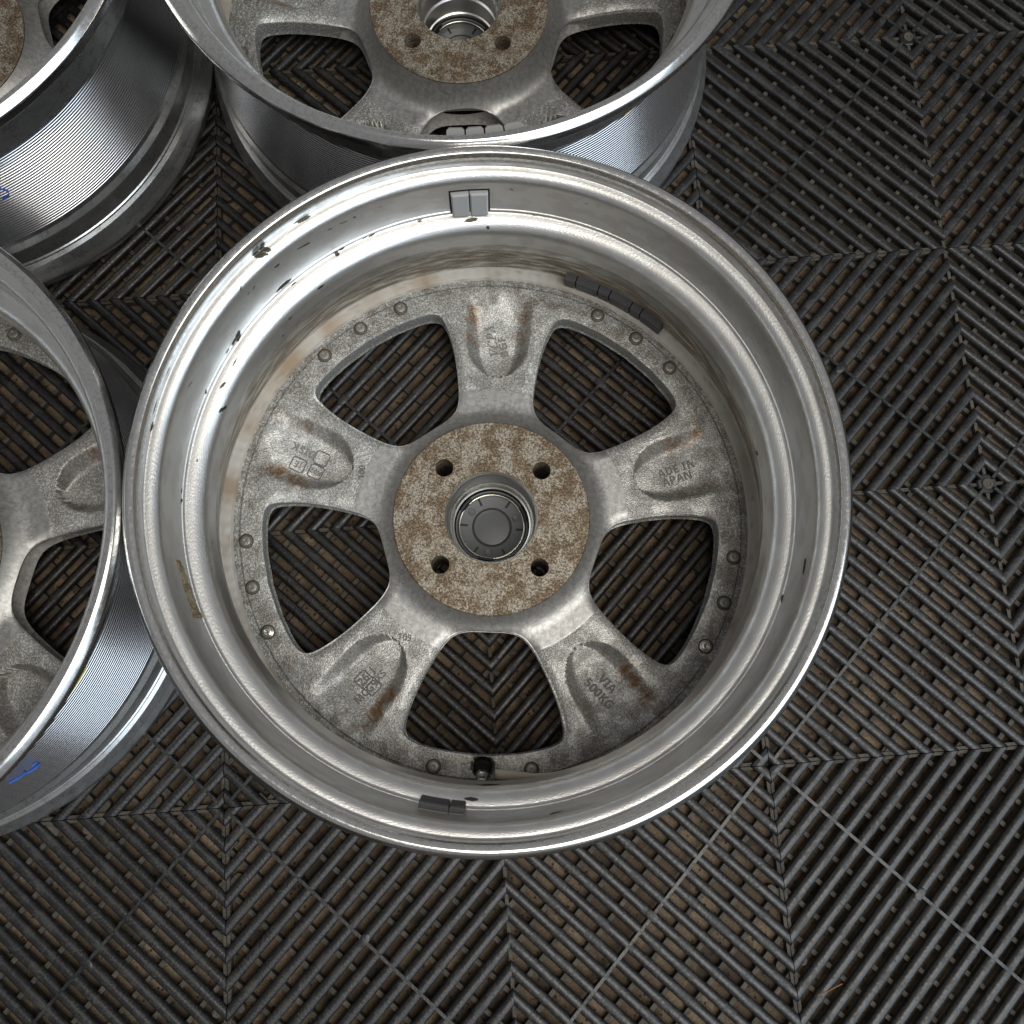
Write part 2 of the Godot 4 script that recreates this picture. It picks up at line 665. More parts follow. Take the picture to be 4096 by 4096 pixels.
# ---------------------------------------------------------------- floor and tiles
func make_floor() -> void:
	var st := SurfaceTool.new()
	st.begin(Mesh.PRIMITIVE_TRIANGLES)
	var dirt := FastNoiseLite.new()
	dirt.seed = 8
	dirt.frequency = 0.05
	dirt.fractal_octaves = 3
	var n := 160
	var a := Vector3(-1.4, 0, -1.8)
	var w := 3.2
	for i in n:
		for j in n:
			var p := a + Vector3(i * w / n, 0, j * w / n)
			var s := w / n
			for q in [p, p + Vector3(s, 0, 0), p + Vector3(s, 0, s), p, p + Vector3(s, 0, s), p + Vector3(0, 0, s)]:
				# packed soil in patches over the whole slab
				var swept := ramp(dirt.get_noise_2d(q.x * 260.0, q.z * 260.0), -0.15, 0.35)
				var mottle := 0.5 + 0.5 * dirt.get_noise_2d(q.x * 900.0 + 50.0, q.z * 900.0)
				st.set_color(Color(0.17, 0.16, 0.145).lerp(Color(0.36, 0.34, 0.31), mottle).lerp(Color(0.62, 0.61, 0.59), swept))
				st.add_vertex(q)
	st.generate_normals()
	var o := node("concrete_floor", st.commit(), mat.concrete, self)
	o.set_meta("kind", "structure")


func rib_mesh(k: int) -> ArrayMesh:
	# one rib of the quadrant whose tile corner is at (-HALF, -HALF); it runs at 45 degrees and is mitred at both ends
	var c := (0.45 + k) * STEP
	var gap := 0.28
	var prof := [[-2.8, 4.4], [-3.65, 7.2], [-3.85, 8.8], [-3.55, 10.05], [-2.6, 11.1], [-1.35, 11.68], [0, 11.8], [1.35, 11.68], [2.6, 11.1], [3.55, 10.05], [3.85, 8.8], [3.65, 7.2], [2.8, 4.4]]
	var along := Vector2(1, -1) / sqrt(2.0)
	var across := Vector2(1, 1) / sqrt(2.0)
	var mid := Vector2(-HALF + c / 2.0, -HALF + c / 2.0)
	var st := SurfaceTool.new()
	st.begin(Mesh.PRIMITIVE_TRIANGLES)
	var ends := [[], []]
	for e in 2:
		for p in prof:
			var o: float = p[0]
			var t := 0.0
			if c < HALF:
				t = sqrt(2.0) * (c / 2.0 - gap) + o
			else:
				t = sqrt(2.0) * (HALF - c / 2.0) - o
			t = maxf(t, 0.2)
			if e == 0:
				t = -t
			ends[e].append(to3(mid + along * t + across * o, p[1]))
	# bars are faceted along their length just enough to carry soft shading at the tips
	for i in prof.size() - 1:
		st.set_smooth_group(1)
		quad(st, ends[0][i], ends[1][i], ends[1][i + 1], ends[0][i + 1], true)
	st.set_smooth_group(-1)
	quad(st, ends[0][0], ends[0][12], ends[1][12], ends[1][0], true)
	for e in 2:
		for i in range(1, prof.size() - 1):
			var t := [ends[e][0], ends[e][i], ends[e][i + 1]]
			if e == 1:
				t = [ends[e][0], ends[e][i + 1], ends[e][i]]
			for p in t:
				st.add_vertex(p)
	st.generate_normals()
	return st.commit()


func make_tiles() -> void:
	var ribs := []
	for k in 21:
		ribs.append(rib_mesh(k))
	var cross := []
	for i in range(-6, 7):
		if i == 0:
			continue
		var d := i * HALF / 7.0
		var a := Vector2(-HALF + maxf(d, 0.0) + 1.5, -HALF + maxf(-d, 0.0) + 1.5)
		var b := Vector2(minf(d, 0.0) - 1.2, minf(-d, 0.0) - 1.2)
		cross.append(bar(a, b, 3.3, 0.4, 6.2))
	var diagonal := bar(Vector2(-HALF + 3.2, -HALF + 3.2), Vector2(-4, -4), 2.3, 5.0, 11.9, 0.35)
	var link := bar(Vector2(-7, 0), Vector2(-HALF + 0.6, 0), 2.6, 3.0, 8.0)
	var border := bar(Vector2(-HALF + 0.3 + 1.15, -HALF + 3), Vector2(-HALF + 0.3 + 1.15, HALF - 3), 2.3, 2.5, 8.4)
	var hub := prism(PackedVector2Array([Vector2(-7.5, -3), Vector2(-3, -7.5), Vector2(3, -7.5), Vector2(7.5, -3), Vector2(7.5, 3), Vector2(3, 7.5), Vector2(-3, 7.5), Vector2(-7.5, 3)]), 0.0, 9.6, 0.8)
	var button := lathe(fillet([[4.2, 9.0], [4.2, 10.6, 0.5], [2.6, 10.6, 0.4], [2.2, 9.9, 0.4], [0.9, 9.9], [0.6, 10.4], [0.01, 10.4]]), 20, true)
	var tongue_outline := PackedVector2Array()
	for p in [Vector2(0, -3.2), Vector2(7, -3.2)]:
		tongue_outline.append(p)
	for k in 7:
		tongue_outline.append(Vector2(9, 0) + Vector2(3.2, 0).rotated(-PI / 2 + PI * k / 6.0))
	tongue_outline.append(Vector2(0, 3.2))
	var tongue := prism(tongue_outline, 2.6, 6.6, 0.3)
	var web := prism(PackedVector2Array([Vector2(0.4, -6), Vector2(6.2, -0.4), Vector2(6.2, 0.4), Vector2(0.4, 6)]), 2.4, 7.4, 0.3)
	var peg := SphereMesh.new()
	peg.radius = 0.5
	peg.height = 1.0
	peg.radial_segments = 20
	peg.rings = 10
	var foot := lathe(PackedVector2Array([Vector2(3.6, 0), Vector2(3.0, 6)]), 12, true)
	var first: Node3D = null
	var labels := {
		Vector2i(0, 0): "black ribbed drain tile right under the central wheel",
		Vector2i(1, 0): "black ribbed drain tile right of the central wheel, its hub star in view",
		Vector2i(-1, 0): "black ribbed drain tile under the left wheel cut by the frame",
		Vector2i(0, 1): "black ribbed drain tile below the central wheel along the bottom edge",
		Vector2i(1, 1): "black ribbed drain tile over bright tan concrete in the bottom right corner",
		Vector2i(-1, 1): "black ribbed drain tile over brown concrete in the bottom left corner",
		Vector2i(0, -1): "black ribbed drain tile under the upper wheel behind the central wheel",
		Vector2i(1, -1): "black ribbed drain tile in the top right corner over dark gaps",
		Vector2i(-1, -1): "black ribbed drain tile under the top left corner wheel",
	}
	var r := RandomNumberGenerator.new()
	r.seed = 9
	for spot in labels:
		var tile: Node3D
		if first == null:
			tile = Node3D.new()
			tile.name = "drain_tile"
			first = tile
			add_child(tile)
			for q in 4:
				var turn := q * PI / 2.0
				for k in 21:
					node("rib", ribs[k], mat.black_plastic, tile).rotation.y = turn
				for b in cross:
					node("cross_bar", b, mat.dusty_plastic, tile).rotation.y = turn
				node("diagonal_bar", diagonal, mat.black_plastic, tile).rotation.y = turn
				node("axis_link", link, mat.dusty_plastic, tile).rotation.y = turn
				node("edge_bar", border, mat.dusty_plastic, tile).rotation.y = turn
				var at := Vector2(-HALF + 10.45 * STEP / 2.0, -HALF + 10.45 * STEP / 2.0).rotated(-turn)
				var pg := node("injection_mark", peg, mat.black_plastic, tile)
				pg.position = to3(at, 11.5)
				pg.rotation.y = turn - PI / 4 * 3
				pg.scale = Vector3(11, 1.9, 7.0) * MM
				var ft := node("foot", foot, mat.dusty_plastic, tile)
				ft.position = to3(at, 0)
			node("centre_hub", hub, mat.black_plastic, tile)
			node("centre_button", button, mat.dusty_plastic, tile)
			for e in 4:
				for c in [1.35, 3.0, 5.05, 7.0, 9.2, 12.3, 14.4, 16.5, 18.5, 20.2]:
					var kind := r.randi() % 3
					if kind == 0 and c > 2.0 and c < 19.0:
						continue
					var t := node("locking_tongue" if kind == 2 else "corner_web", tongue if kind == 2 else web, mat.dusty_plastic, tile)
					var p := Vector2(-HALF + 2.0, -HALF + c * STEP)
					t.position = to3(p.rotated(-e * PI / 2.0), 0.0)
					t.rotation.y = e * PI / 2.0 + (PI / 4.0 * (1 if r.randf() < 0.5 else -1) if kind == 2 else 0.0)
		else:
			tile = first.duplicate()
			tile.name = "drain_tile_%03d" % labels.keys().find(spot)
			add_child(tile)
		tile.position = Vector3(0.2 + spot.x * 0.4, 0.0, -0.2 + spot.y * 0.4)
		describe(tile, labels[spot], "floor tile", "interlocking drain tiles of the floor")


# ---------------------------------------------------------------- wheels
func window_half(r: float) -> float:
	if r <= window_curve[0][0] or r >= window_curve[window_curve.size() - 1][0]:
		return 0.0
	for i in window_curve.size() - 1:
		if r <= window_curve[i + 1][0]:
			var t: float = (r - window_curve[i][0]) / (window_curve[i + 1][0] - window_curve[i][0])
			return lerpf(window_curve[i][1], window_curve[i + 1][1], t)
	return 0.0


func window_gap(r: float, phi: float) -> float:
	# distance in mm from a point of the disc to the edge of the nearest window; phi in degrees from the spoke's middle
	var a := deg_to_rad(36.0 - absf(phi))
	var p := Vector2(r * cos(a), r * sin(a))
	var best := 1e9
	for i in window_line.size() - 1:
		var q := Geometry2D.get_closest_point_to_segment(p, window_line[i], window_line[i + 1])
		best = minf(best, p.distance_squared_to(q))
	return sqrt(best)


func pocket(r: float, phi: float) -> float:
	# 0 on the spoke, 1 on the floor of the pocket
	var a := deg_to_rad(phi)
	var p := r * cos(a)
	var w := absf(r * sin(a))
	var hw := 25.0 + maxf(p - 142.0, 0.0) * 0.10
	if p < 142.0:
		hw = 25.0 * sqrt(maxf(0.0, 1.0 - pow((142.0 - p) / 31.5, 2)))
	if hw <= 0.01:
		return 0.0
	var q := clampf(1.0 - pow(w / hw, 2), 0.0, 1.0)
	return smoothstep(0.0, 0.75, q) * lerpf(1.0, 0.45, smoothstep(128.0, 168.0, p)) * (1.0 - smoothstep(160.0, 182.0, p))


func disc_height(r: float, phi: float, gap: float, rise: float, valve: bool) -> float:
	var y := 36.5 + (9.6 + rise) * pow(clampf((89.0 - r) / 18.0, 0.0, 1.0), 2.0)
	if r > 99.0:
		y -= 0.5 * ramp(r, 99.0, 100.2)
	if r > 150.0:
		y += 1.0 * smoothstep(150.0, 168.0, r)
	y -= 2.6 * pow(1.0 - clampf(gap / 7.5, 0.0, 1.0), 2.0) * ramp(r, 80.0, 97.0) * (1.0 - 0.85 * smoothstep(158.0, 166.0, r))
	y -= 13.5 * pocket(r, phi)
	if r > 182.5:
		y -= 0.5 * ramp(r, 182.5, 183.2)
	if valve:
		var d := Vector2(r, 0).rotated(deg_to_rad(absf(phi) - 36.0)).distance_to(Vector2(174.2, 0))
		y -= 12.0 * ramp(d, 8.2, 7.2)
	return y


func disc_tint(r: float, phi: float, gap: float, spoke: int, n: FastNoiseLite) -> Color:
	# rust and oxide stains where the photograph shows them: along the pocket's shoulders, dull grey bloom elsewhere
	var a := deg_to_rad(phi)
	var x := r * cos(a)
	var w := r * sin(a)
	var c := Color(1.0, 1.0, 0.99)
	var b := n.get_noise_3d(x * 1.4, w * 1.4, spoke * 90.0)
	var b2 := n.get_noise_3d(x * 5.0, w * 5.0, spoke * 50.0 + 20.0)
	c = c.lerp(Color(0.70, 0.685, 0.665), ramp(b, -0.1, 0.4) * 0.7)
	c = c.lerp(Color(1.3, 1.3, 1.29), ramp(-b + b2 * 0.5, 0.12, 0.5) * 0.7)
	var side := 1.0 if w > 0.0 else -1.0
	var amount: float = [[1.2, 0.15], [1.3, 0.6], [0.9, 0.9], [1.0, 0.4], [1.3, 0.25]][spoke][0 if side < 0.0 else 1]
	var edge := exp(-pow((absf(w) - 20.0) / 5.0, 2)) * smoothstep(132.0, 145.0, x) * (1.0 - smoothstep(164.0, 178.0, x))
	c = c.lerp(Color(0.62, 0.33, 0.14), clampf(edge * amount * (0.45 + 1.5 * b2 + 0.9 * b), 0.0, 0.9))
	if r > 168.0:
		c = c.lerp(Color(0.56, 0.50, 0.43), ramp(b2 + 0.6 * b, -0.05, 0.35) * 0.6)
	# peeled lacquer leaves pale bright metal along the chamfer of the spoke's edge
	var peel := ramp(gap, 8.5, 6.5) * ramp(gap, 0.6, 1.2) * ramp(absf(b2 * 1.2 + b), 0.03, 0.18) * smoothstep(100.0, 106.0, r) * (1.0 - smoothstep(138.0, 152.0, r))
	c = c.lerp(Color(2.2, 2.16, 1.98), peel)
	return c


func disc_grid(radii: PackedFloat32Array, phi_of, columns: int, full: bool, rise: float, valve: bool, spoke: int, sides: bool) -> ArrayMesh:
	# a piece of the disc's upper face; phi_of gives the half angle that a row covers. Normals come from the height itself.
	var n := FastNoiseLite.new()
	n.seed = 500
	n.frequency = 0.05
	n.fractal_octaves = 3
	var v := PackedVector3Array()
	var nn := PackedVector3Array()
	var col := PackedColorArray()
	var idx := PackedInt32Array()
	var rows := radii.size()
	for i in rows:
		var r := radii[i]
		for k in columns + 1:
			var ang := 0.0
			var phi := 0.0
			if full:
				ang = 360.0 * k / columns
				phi = fposmod(ang + 36.0, 72.0) - 36.0
			else:
				phi = lerpf(-1.0, 1.0, k / float(columns)) * float(phi_of.call(i))
				ang = phi
			var a := deg_to_rad(ang)
			var gap := window_gap(r, phi)
			var y := disc_height(r, phi, gap, rise, valve and absf(ang - 324.0) < 20.0)
			var e := 0.35
			var yr := disc_height(r + e, phi, window_gap(r + e, phi), rise, valve and absf(ang - 324.0) < 20.0)
			var dp := rad_to_deg(e / r)
			var pa := phi + dp
			if pa > 36.0:
				pa -= 72.0
			var yp := disc_height(r, pa, window_gap(r, pa), rise, valve and absf(ang - 324.0) < 20.0)
			var nl := Vector3(-(yr - y) / e, 1.0, -(yp - y) / e).normalized()
			v.append(Vector3(r * cos(a), y, r * sin(a)) * MM)
			nn.append(Vector3(nl.x * cos(a) - nl.z * sin(a), nl.y, nl.x * sin(a) + nl.z * cos(a)))
			col.append(disc_tint(r, phi, gap, spoke if not full else int(fposmod(ang + 36.0, 360.0) / 72.0) % 5, n))
	for i in rows - 1:
		for k in columns:
			var s := i * (columns + 1) + k
			var t := s + columns + 1
			idx.append_array(PackedInt32Array([s, s + 1, t, s + 1, t + 1, t]))
	# underside, and the walls of the windows
	var low := 19.0
	var base := v.size()
	for i in base:
		v.append(Vector3(v[i].x, low * MM, v[i].z))
		nn.append(Vector3.DOWN)
		col.append(Color(0.5, 0.5, 0.5))
	var count := idx.size()
	for i in range(0, count, 3):
		idx.append_array(PackedInt32Array([base + idx[i], base + idx[i + 2], base + idx[i + 1]]))
	if sides:
		for s in [0, columns]:
			var sgn := -1.0 if s == 0 else 1.0
			var b2 := v.size()
			for i in rows:
				var here := v[i * (columns + 1) + s]
				var there := v[mini(i + 1, rows - 1) * (columns + 1) + s] - v[maxi(i - 1, 0) * (columns + 1) + s]
				var out := Vector3(-there.z, 0, there.x).normalized() * sgn
				for e in 3:
					var p := here
					if e > 0:
						p.y = [0.0, here.y - 1.2 * MM, low * MM][e]
						p += out * [0.0, 0.35, lerpf(-13.0, -1.5, ramp(radii[i], 84.0, 112.0))][e] * MM
					v.append(p)
					nn.append((out + Vector3.UP * [0.9, 0.15, 0.1][e]).normalized())
					col.append(Color(0.95, 0.95, 0.94))
			for i in rows - 1:
				for e in 2:
					var q := b2 + i * 3 + e
					idx.append_array(PackedInt32Array([q, q + 3, q + 1, q + 1, q + 3, q + 4] if s > 0 else [q, q + 1, q + 3, q + 1, q + 4, q + 3]))
	return arrays(v, nn, PackedVector2Array(), col, idx)


func mounting_face(y: float) -> ArrayMesh:
	# flat ring with four bolt holes, built as eight pieces that meet in the holes' middles
	var st := SurfaceTool.new()
	st.begin(Mesh.PRIMITIVE_TRIANGLES)
	st.set_smooth_group(-1)
	var ro := 70.2
	var ri := 33.6
	var bc := 50.0
	var hr := 6.6
	var half := PI / 4.0
	for q in 8:
		var mirror := q % 2 == 1
		var base := (q / 2) * PI / 2.0
		var pts := PackedVector2Array()
		pts.append(Vector2(ri, 0))
		pts.append(Vector2(bc - hr, 0))
		for k in range(1, 12):
			pts.append(Vector2(bc, 0) + Vector2(-hr, 0).rotated(-PI * k / 12.0))
		pts.append(Vector2(bc + hr, 0))
		for k in 13:
			pts.append(Vector2(ro, 0).rotated(half * k / 12.0))
		for k in 13:
			pts.append(Vector2(ri, 0).rotated(half * (12 - k) / 12.0))
		pts.remove_at(pts.size() - 1)
		var world := PackedVector2Array()
		for p in pts:
			var w := Vector2(p.x, -p.y) if mirror else p
			world.append(w.rotated(base))
		var t := Geometry2D.triangulate_polygon(world)
		for i in range(0, t.size(), 3):
			var a := to3(world[t[i]], y)
			var b := to3(world[t[i + 1]], y)
			var c := to3(world[t[i + 2]], y)
			if (b - a).cross(c - a).y > 0.0:
				var s := b
				b = c
				c = s
			for p in [a, b, c]:
				st.add_vertex(p)
	for hole in 4:
		var mid := Vector2(bc, 0).rotated(hole * PI / 2.0)
		for k in 24:
			var a := mid + Vector2(hr, 0).rotated(TAU * k / 24.0)
			var b := mid + Vector2(hr, 0).rotated(TAU * (k + 1) / 24.0)
			quad(st, to3(a, y), to3(b, y), to3(b, 2.0), to3(a, 2.0))
	for k in 96:
		var u := Vector2.RIGHT.rotated(TAU * k / 96.0)
		var w := Vector2.RIGHT.rotated(TAU * (k + 1) / 96.0)
		quad(st, to3(u * ro, y), to3(w * ro, y), to3(w * (ro + 0.9), y - 1.0), to3(u * (ro + 0.9), y - 1.0), true)
	st.generate_normals()
	return st.commit()


func stud(domed: bool) -> ArrayMesh:
	if domed:
		return lathe(fillet([[5.2, -0.4], [4.9, 0.5, 0.3], [4.1, 0.4], [4.1, 3.2, 0.9], [2.2, 3.7, 0.5], [1.6, 2.0, 0.3], [0.01, 1.9]], 4), 24, true)
	return lathe(fillet([[5.2, -0.4], [4.9, 0.6, 0.3], [4.4, 0.3], [4.3, 2.6, 0.8], [1.6, 2.9, 0.3], [1.2, 2.4], [0.01, 2.35]], 4), 24, true)


func cap_parts(parent: Node3D, plastic: Material) -> void:
	# centre cap seen from behind, deep in the bore
	var cap := node("centre_cap", lathe(fillet([[27.5, 2.0], [27.5, 9.5, 0.4], [26.4, 9.5, 0.4], [25.6, 5.0, 0.5], [15.2, 4.4], [15.1, 2.6], [13.9, 2.6], [13.7, 5.2, 0.4], [12.5, 5.4], [0.01, 5.5]], 4), 64, true), plastic, parent)
	var slot := bar(Vector2(18.5, 0), Vector2(24.5, 0), 1.7, 3.0, 4.95, 0.1)
	for k in 6:
		node("slot", slot, mat.slot_black, cap).rotation.y = deg_to_rad(k * 60.0 + 3.0)
	var pip := lathe(fillet([[2.9, 4.4], [2.7, 5.5, 0.4], [2.2, 5.5, 0.2], [2.0, 5.1, 0.2], [0.01, 5.1]], 4), 20, true)
	for k in 3:
		var o := node("ejector_pip", pip, plastic, cap)
		o.position = Vector3(19.4, 0, 0).rotated(Vector3.UP, deg_to_rad(-90.0 + k * 120.0)) * MM
	var groove := lathe(PackedVector2Array([Vector2(15.3, 4.55), Vector2(13.8, 4.55)]), 48, true)
	node("groove", groove, mat.slot_black, cap)
	var pts := PackedVector3Array()
	for k in 61:
		var a := deg_to_rad(97.0 + 346.0 * k / 60.0)
		pts.append(Vector3(cos(a) * 24.6, 8.6, sin(a) * 24.6))
	node("retaining_wire", tube(pts, 0.65), mat.bright_wire, cap)
	for a in [92.0, 212.0, 332.0]:
		var clip := lathe(fillet([[27.0, 4.0], [27.0, 13.0, 0.6], [25.0, 13.0, 0.6], [24.2, 8.0]], 3), 10, true, deg_to_rad(a - 13), deg_to_rad(a + 13))
		node("clip", clip, mat.slot_black, cap)


func text(called: String, words: String, size: float, at: Vector3, turn: float, parent: Node3D, material: Material, slant := 0.0, family := "Droid Sans") -> MeshInstance3D:
	var font := SystemFont.new()
	font.font_names = PackedStringArray([family])
	font.font_weight = 700
	var t := TextMesh.new()
	t.font = font
	t.text = words
	t.font_size = 32
	t.pixel_size = size * MM / 23.0
	t.depth = 1.2 * MM
	t.curve_step = 2.0
	var o := node(called, t, material, parent)
	var flat := Basis(Vector3.RIGHT, -PI / 2)
	var b := Basis(Vector3.UP, deg_to_rad(turn)) * flat
	if slant != 0.0:
		b = b * Basis(Vector3.RIGHT, Vector3(slant, 1, 0), Vector3.BACK)
	o.basis = b
	at.y = cast_height(at.x, at.z)
	var lean := Vector3(cast_height(at.x - 2.0, at.z) - cast_height(at.x + 2.0, at.z), 4.0, cast_height(at.x, at.z - 2.0) - cast_height(at.x, at.z + 2.0)).normalized()
	o.basis = Basis(Quaternion(Vector3.UP, lean)) * b
	o.position = at * MM
	return o


func cast_height(x: float, z: float) -> float:
	# height of the middle wheel's casting under a point given from its axis
	return disc_height(Vector2(x, z).length(), fposmod(rad_to_deg(atan2(z, x)) - 132.0 + 36.0, 72.0) - 36.0, 30.0, 0.0, false)


func make_wheels() -> void:
	var raw := [[80.6, 0.0], [80.75, 3.5], [81.3, 7.3], [82.3, 10.4], [83.9, 13.1], [86.2, 15.4], [89.2, 17.1], [92.8, 18.3], [97.0, 19.25], [103.22, 20.1], [110.74, 20.75], [119.34, 21.25], [127.93, 21.55], [136.53, 21.65], [145.12, 21.5], [152.64, 21.2], [158.01, 20.85], [161.77, 20.4], [164.25, 19.7], [165.86, 18.6], [166.72, 17.0], [167.09, 14.0], [167.15, 8.0], [167.2, 0.0]]
	window_curve = raw
	for side in [-1.0, 1.0]:
		var part := PackedVector2Array()
		for p in raw:
			part.append(Vector2(p[0], 0).rotated(deg_to_rad(p[1] * side)))
		if side > 0.0:
			part.reverse()
		window_line.append_array(part)
	# shared pieces of the casting
	var radii := PackedFloat32Array()
	var halves := PackedFloat32Array()
	for i in raw.size() - 1:
		var steps := maxi(1, int(ceil(absf(raw[i + 1][0] - raw[i][0]) / 2.0)))
		for k in steps:
			radii.append(lerpf(raw[i][0], raw[i + 1][0], k / float(steps)))
			halves.append(36.0 - lerpf(raw[i][1], raw[i + 1][1], k / float(steps)))
	radii.append(167.2)
	halves.append(36.0)
	var split := 0
	while radii[split] < 99.0:
		split += 1
	var spokes := []
	for s in 5:
		spokes.append(disc_grid(radii.slice(split), func(i): return halves[i + split], SPOKE_COLUMNS, false, 0.0, false, s, true))
	var roots := {}
	var ring_r := PackedFloat32Array([167.2])
	for k in 24:
		ring_r.append(167.9 + k * 0.88)
	var ring := disc_grid(ring_r, null, 720, true, 0.0, true, 0, false)
	var flank_r := PackedFloat32Array()
	for k in 9:
		flank_r.append(71.0 + 9.6 * k / 8.0)
	var flanks := {}
	for rise in [0.0, 11.0]:
		roots[rise] = disc_grid(radii.slice(0, split + 1), func(i): return halves[i], SPOKE_COLUMNS, false, rise, false, 0, true)
		flanks[rise] = disc_grid(flank_r, null, 200, true, rise, false, 0, false)
	var seat_ring := lathe(PackedVector2Array([Vector2(6.3, -0.15), Vector2(5.6, 0.35), Vector2(4.2, 0.4)]), 24, true)
	var stud_meshes := [stud(false), stud(true)]
	var faces := {0.0: mounting_face(48.0), 11.0: mounting_face(59.0)}
	var chips := [[-121.7, 198.8, 173.1, 18], [-129.4, 199.4, 176, 12], [-130.3, 197.3, 172.4, 26], [-123.4, 190.8, 154, 14], [-129.8, 191.9, 160.5, 10], [-130.1, 189.7, 145.5, 20], [-131.5, 189.5, 144, 12], [-137.7, 193.8, 168.3, 8], [-125.1, 177.7, 131.2, 14], [-118.3, 187.3, 137, 14], [-117.3, 188.4, 138.4, 8], [-112, 188.3, 138.3, 7], [-110.6, 188.1, 138, 9], [-114.7, 191.6, 159.3, 7], [-112.7, 190.6, 152.5, 6], [-137.4, 190.5, 151.5, 6], [-135.8, 190.8, 153.5, 6], [-144.1, 189.8, 146.5, 22], [-147.5, 189.7, 145.5, 10], [-145.3, 189.4, 143.5, 12], [-148.7, 183.3, 135, 8], [-154, 183.8, 135.2, 14], [-157.4, 199.4, 176, 12], [-156.5, 189.9, 147, 8], [-157.5, 191.4, 158.5, 8], [-163.6, 199.4, 175, 18], [-166.9, 199.1, 173.7, 14], [-158.6, 177.9, 131.3, 18], [-134.3, 176.2, 126.5, 8], [-137.7, 174.8, 122, 6], [-129.7, 191.4, 158.5, 7], [-117.5, 190.6, 152.5, 6], [-128.9, 186.7, 136.7, 6], [-100.4, 187.4, 137.1, 7], [-107.2, 190.6, 152, 5], [94.7, 176.2, 126.8, 26], [97.4, 184.0, 135.2, 14], [82.8, 192, 161.1, 16], [19.2, 190.8, 153.5, 20], [24.8, 188.8, 139, 10], [-5.7, 175, 122.5, 10], [-90, 183, 134.8, 16], [-86.6, 180.1, 133, 8], [-77.3, 188.3, 138.2, 5], [-100.3, 187.8, 137.4, 6], [-101.6, 181, 133.6, 5], [-81.9, 191.2, 156.5, 5], [-67.3, 191.5, 159, 4], [-176, 190, 148, 6], [174, 176, 126, 6], [-170, 183, 134.8, 5], [-178, 189, 140, 9]]
	# [label, centre, angle of the first window, height of the back lip over the widest one, hub rise, seed]
	var specs := [
		["silver five spoke alloy wheel lying whole in the middle of the picture", Vector2(0.208, -0.1913), 96.0, 0.0, 0.0, 1],
		["alloy wheel cut by the top edge, its rusty hub above the central wheel", Vector2(0.2105, -0.605), 91.5, 0.0, 11.0, 2],
		["alloy wheel cut by the left edge with blue pen marks low on its barrel", Vector2(-0.2105, -0.1945), 16.0, -8.0, 0.0, 3],
		["alloy wheel in the top left corner showing its dark grooved barrel", Vector2(-0.2065, -0.608), 59.0, -8.0, 0.0, 4],
	]
	for s in specs.size():
		var sp: Array = specs[s]
		var dh: float = sp[3]
		var rise: float = sp[4]
		var wheel := Node3D.new()
		wheel.name = "alloy_wheel" if s == 0 else "alloy_wheel_%03d" % s
		add_child(wheel)
		wheel.position = Vector3(sp[1].x, TOP, sp[1].y)
		describe(wheel, sp[0], "car wheel", "alloy wheels lying face down")
		var up := func(list: Array) -> Array:
			var out := []
			for p in list:
				var q: Array = p.duplicate()
				q[1] += dh * smoothstep(60.0, 125.0, p[1])
				out.append(q)
			return out
		var lip := fillet(up.call([[203.2, 170.8], [207.6, 173.4, 2.4], [208.4, 180.4, 3.2], [204.6, 185.6, 3.4], [200.4, 184.4, 1.3], [199.7, 181.0, 0.8], [199.45, 176.0]]))
		node("back_lip", lathe(lip, 256, true), mat.bare_lip, wheel)
		var inner := fillet(up.call([[199.45, 176.0], [199.3, 172.9, 0.5], [198.6, 172.5], [191.7, 172.0, 50.0, 0.98], [191.0, 160.5], [189.0, 140.0, 0.5], [188.1, 139.8, 0.3], [187.7, 138.0, 0.3], [187.0, 137.5], [177.4, 136.2, 50.0, 0.98], [175.9, 125.5], [174.5, 119.5, 2.0], [176.4, 108.0, 5.0], [196.5, 41.0, 1.5], [196.6, 36.0]]))
		node("inner_barrel", lathe(inner, 256, true), silver_paint(sp[5] * 100, chips if s == 0 else [], fillet([[199.45, 176.0], [199.3, 172.9, 0.5], [198.6, 172.5], [191.7, 172.0, 50.0, 0.98], [191.0, 160.5], [189.0, 140.0, 0.5], [188.1, 139.8, 0.3], [187.7, 138.0, 0.3], [187.0, 137.5], [177.4, 136.2, 50.0, 0.98], [175.9, 125.5], [174.5, 119.5, 2.0], [176.4, 108.0, 5.0], [196.5, 41.0, 1.5], [196.6, 36.0]]), 1.0), wheel)
		var front := fillet(up.call([[196.6, 30.0], [198.5, 1.0, 1.0], [204.0, 0.0, 2.5], [208.3, 3.2, 3.0], [208.3, 9.5, 3.0], [205.6, 15.0, 2.5], [202.4, 22.5, 2.0], [199.9, 25.0, 0.5], [200.1, 26.6, 0.4], [198.9, 27.6, 0.6], [198.9, 42.5, 1.0], [200.3, 45.8, 1.0], [197.4, 50.6, 1.5], [197.0, 54.0]]))
		node("front_lip", lathe(front, 192, true), mat.smooth_barrel, wheel)
		var drop := fillet(up.call([[197.0, 54.0], [180.6, 112.0, 9.0], [178.8, 120.5, 4.0], [182.6, 129.8, 5.0], [191.4, 134.6, 2.0], [192.4, 139.0]]))
		node("outer_barrel", lathe(drop, 192, true), mat.turned_barrel, wheel)
		var seat := fillet(up.call([[192.4, 139.0], [194.6, 163.0, 3.0], [201.0, 168.2, 2.0], [203.2, 170.8]]))
		node("bead_seat", lathe(seat, 192, true), mat.smooth_barrel, wheel)
		var dirt := FastNoiseLite.new()
		dirt.seed = 60 + s
		dirt.frequency = 0.9
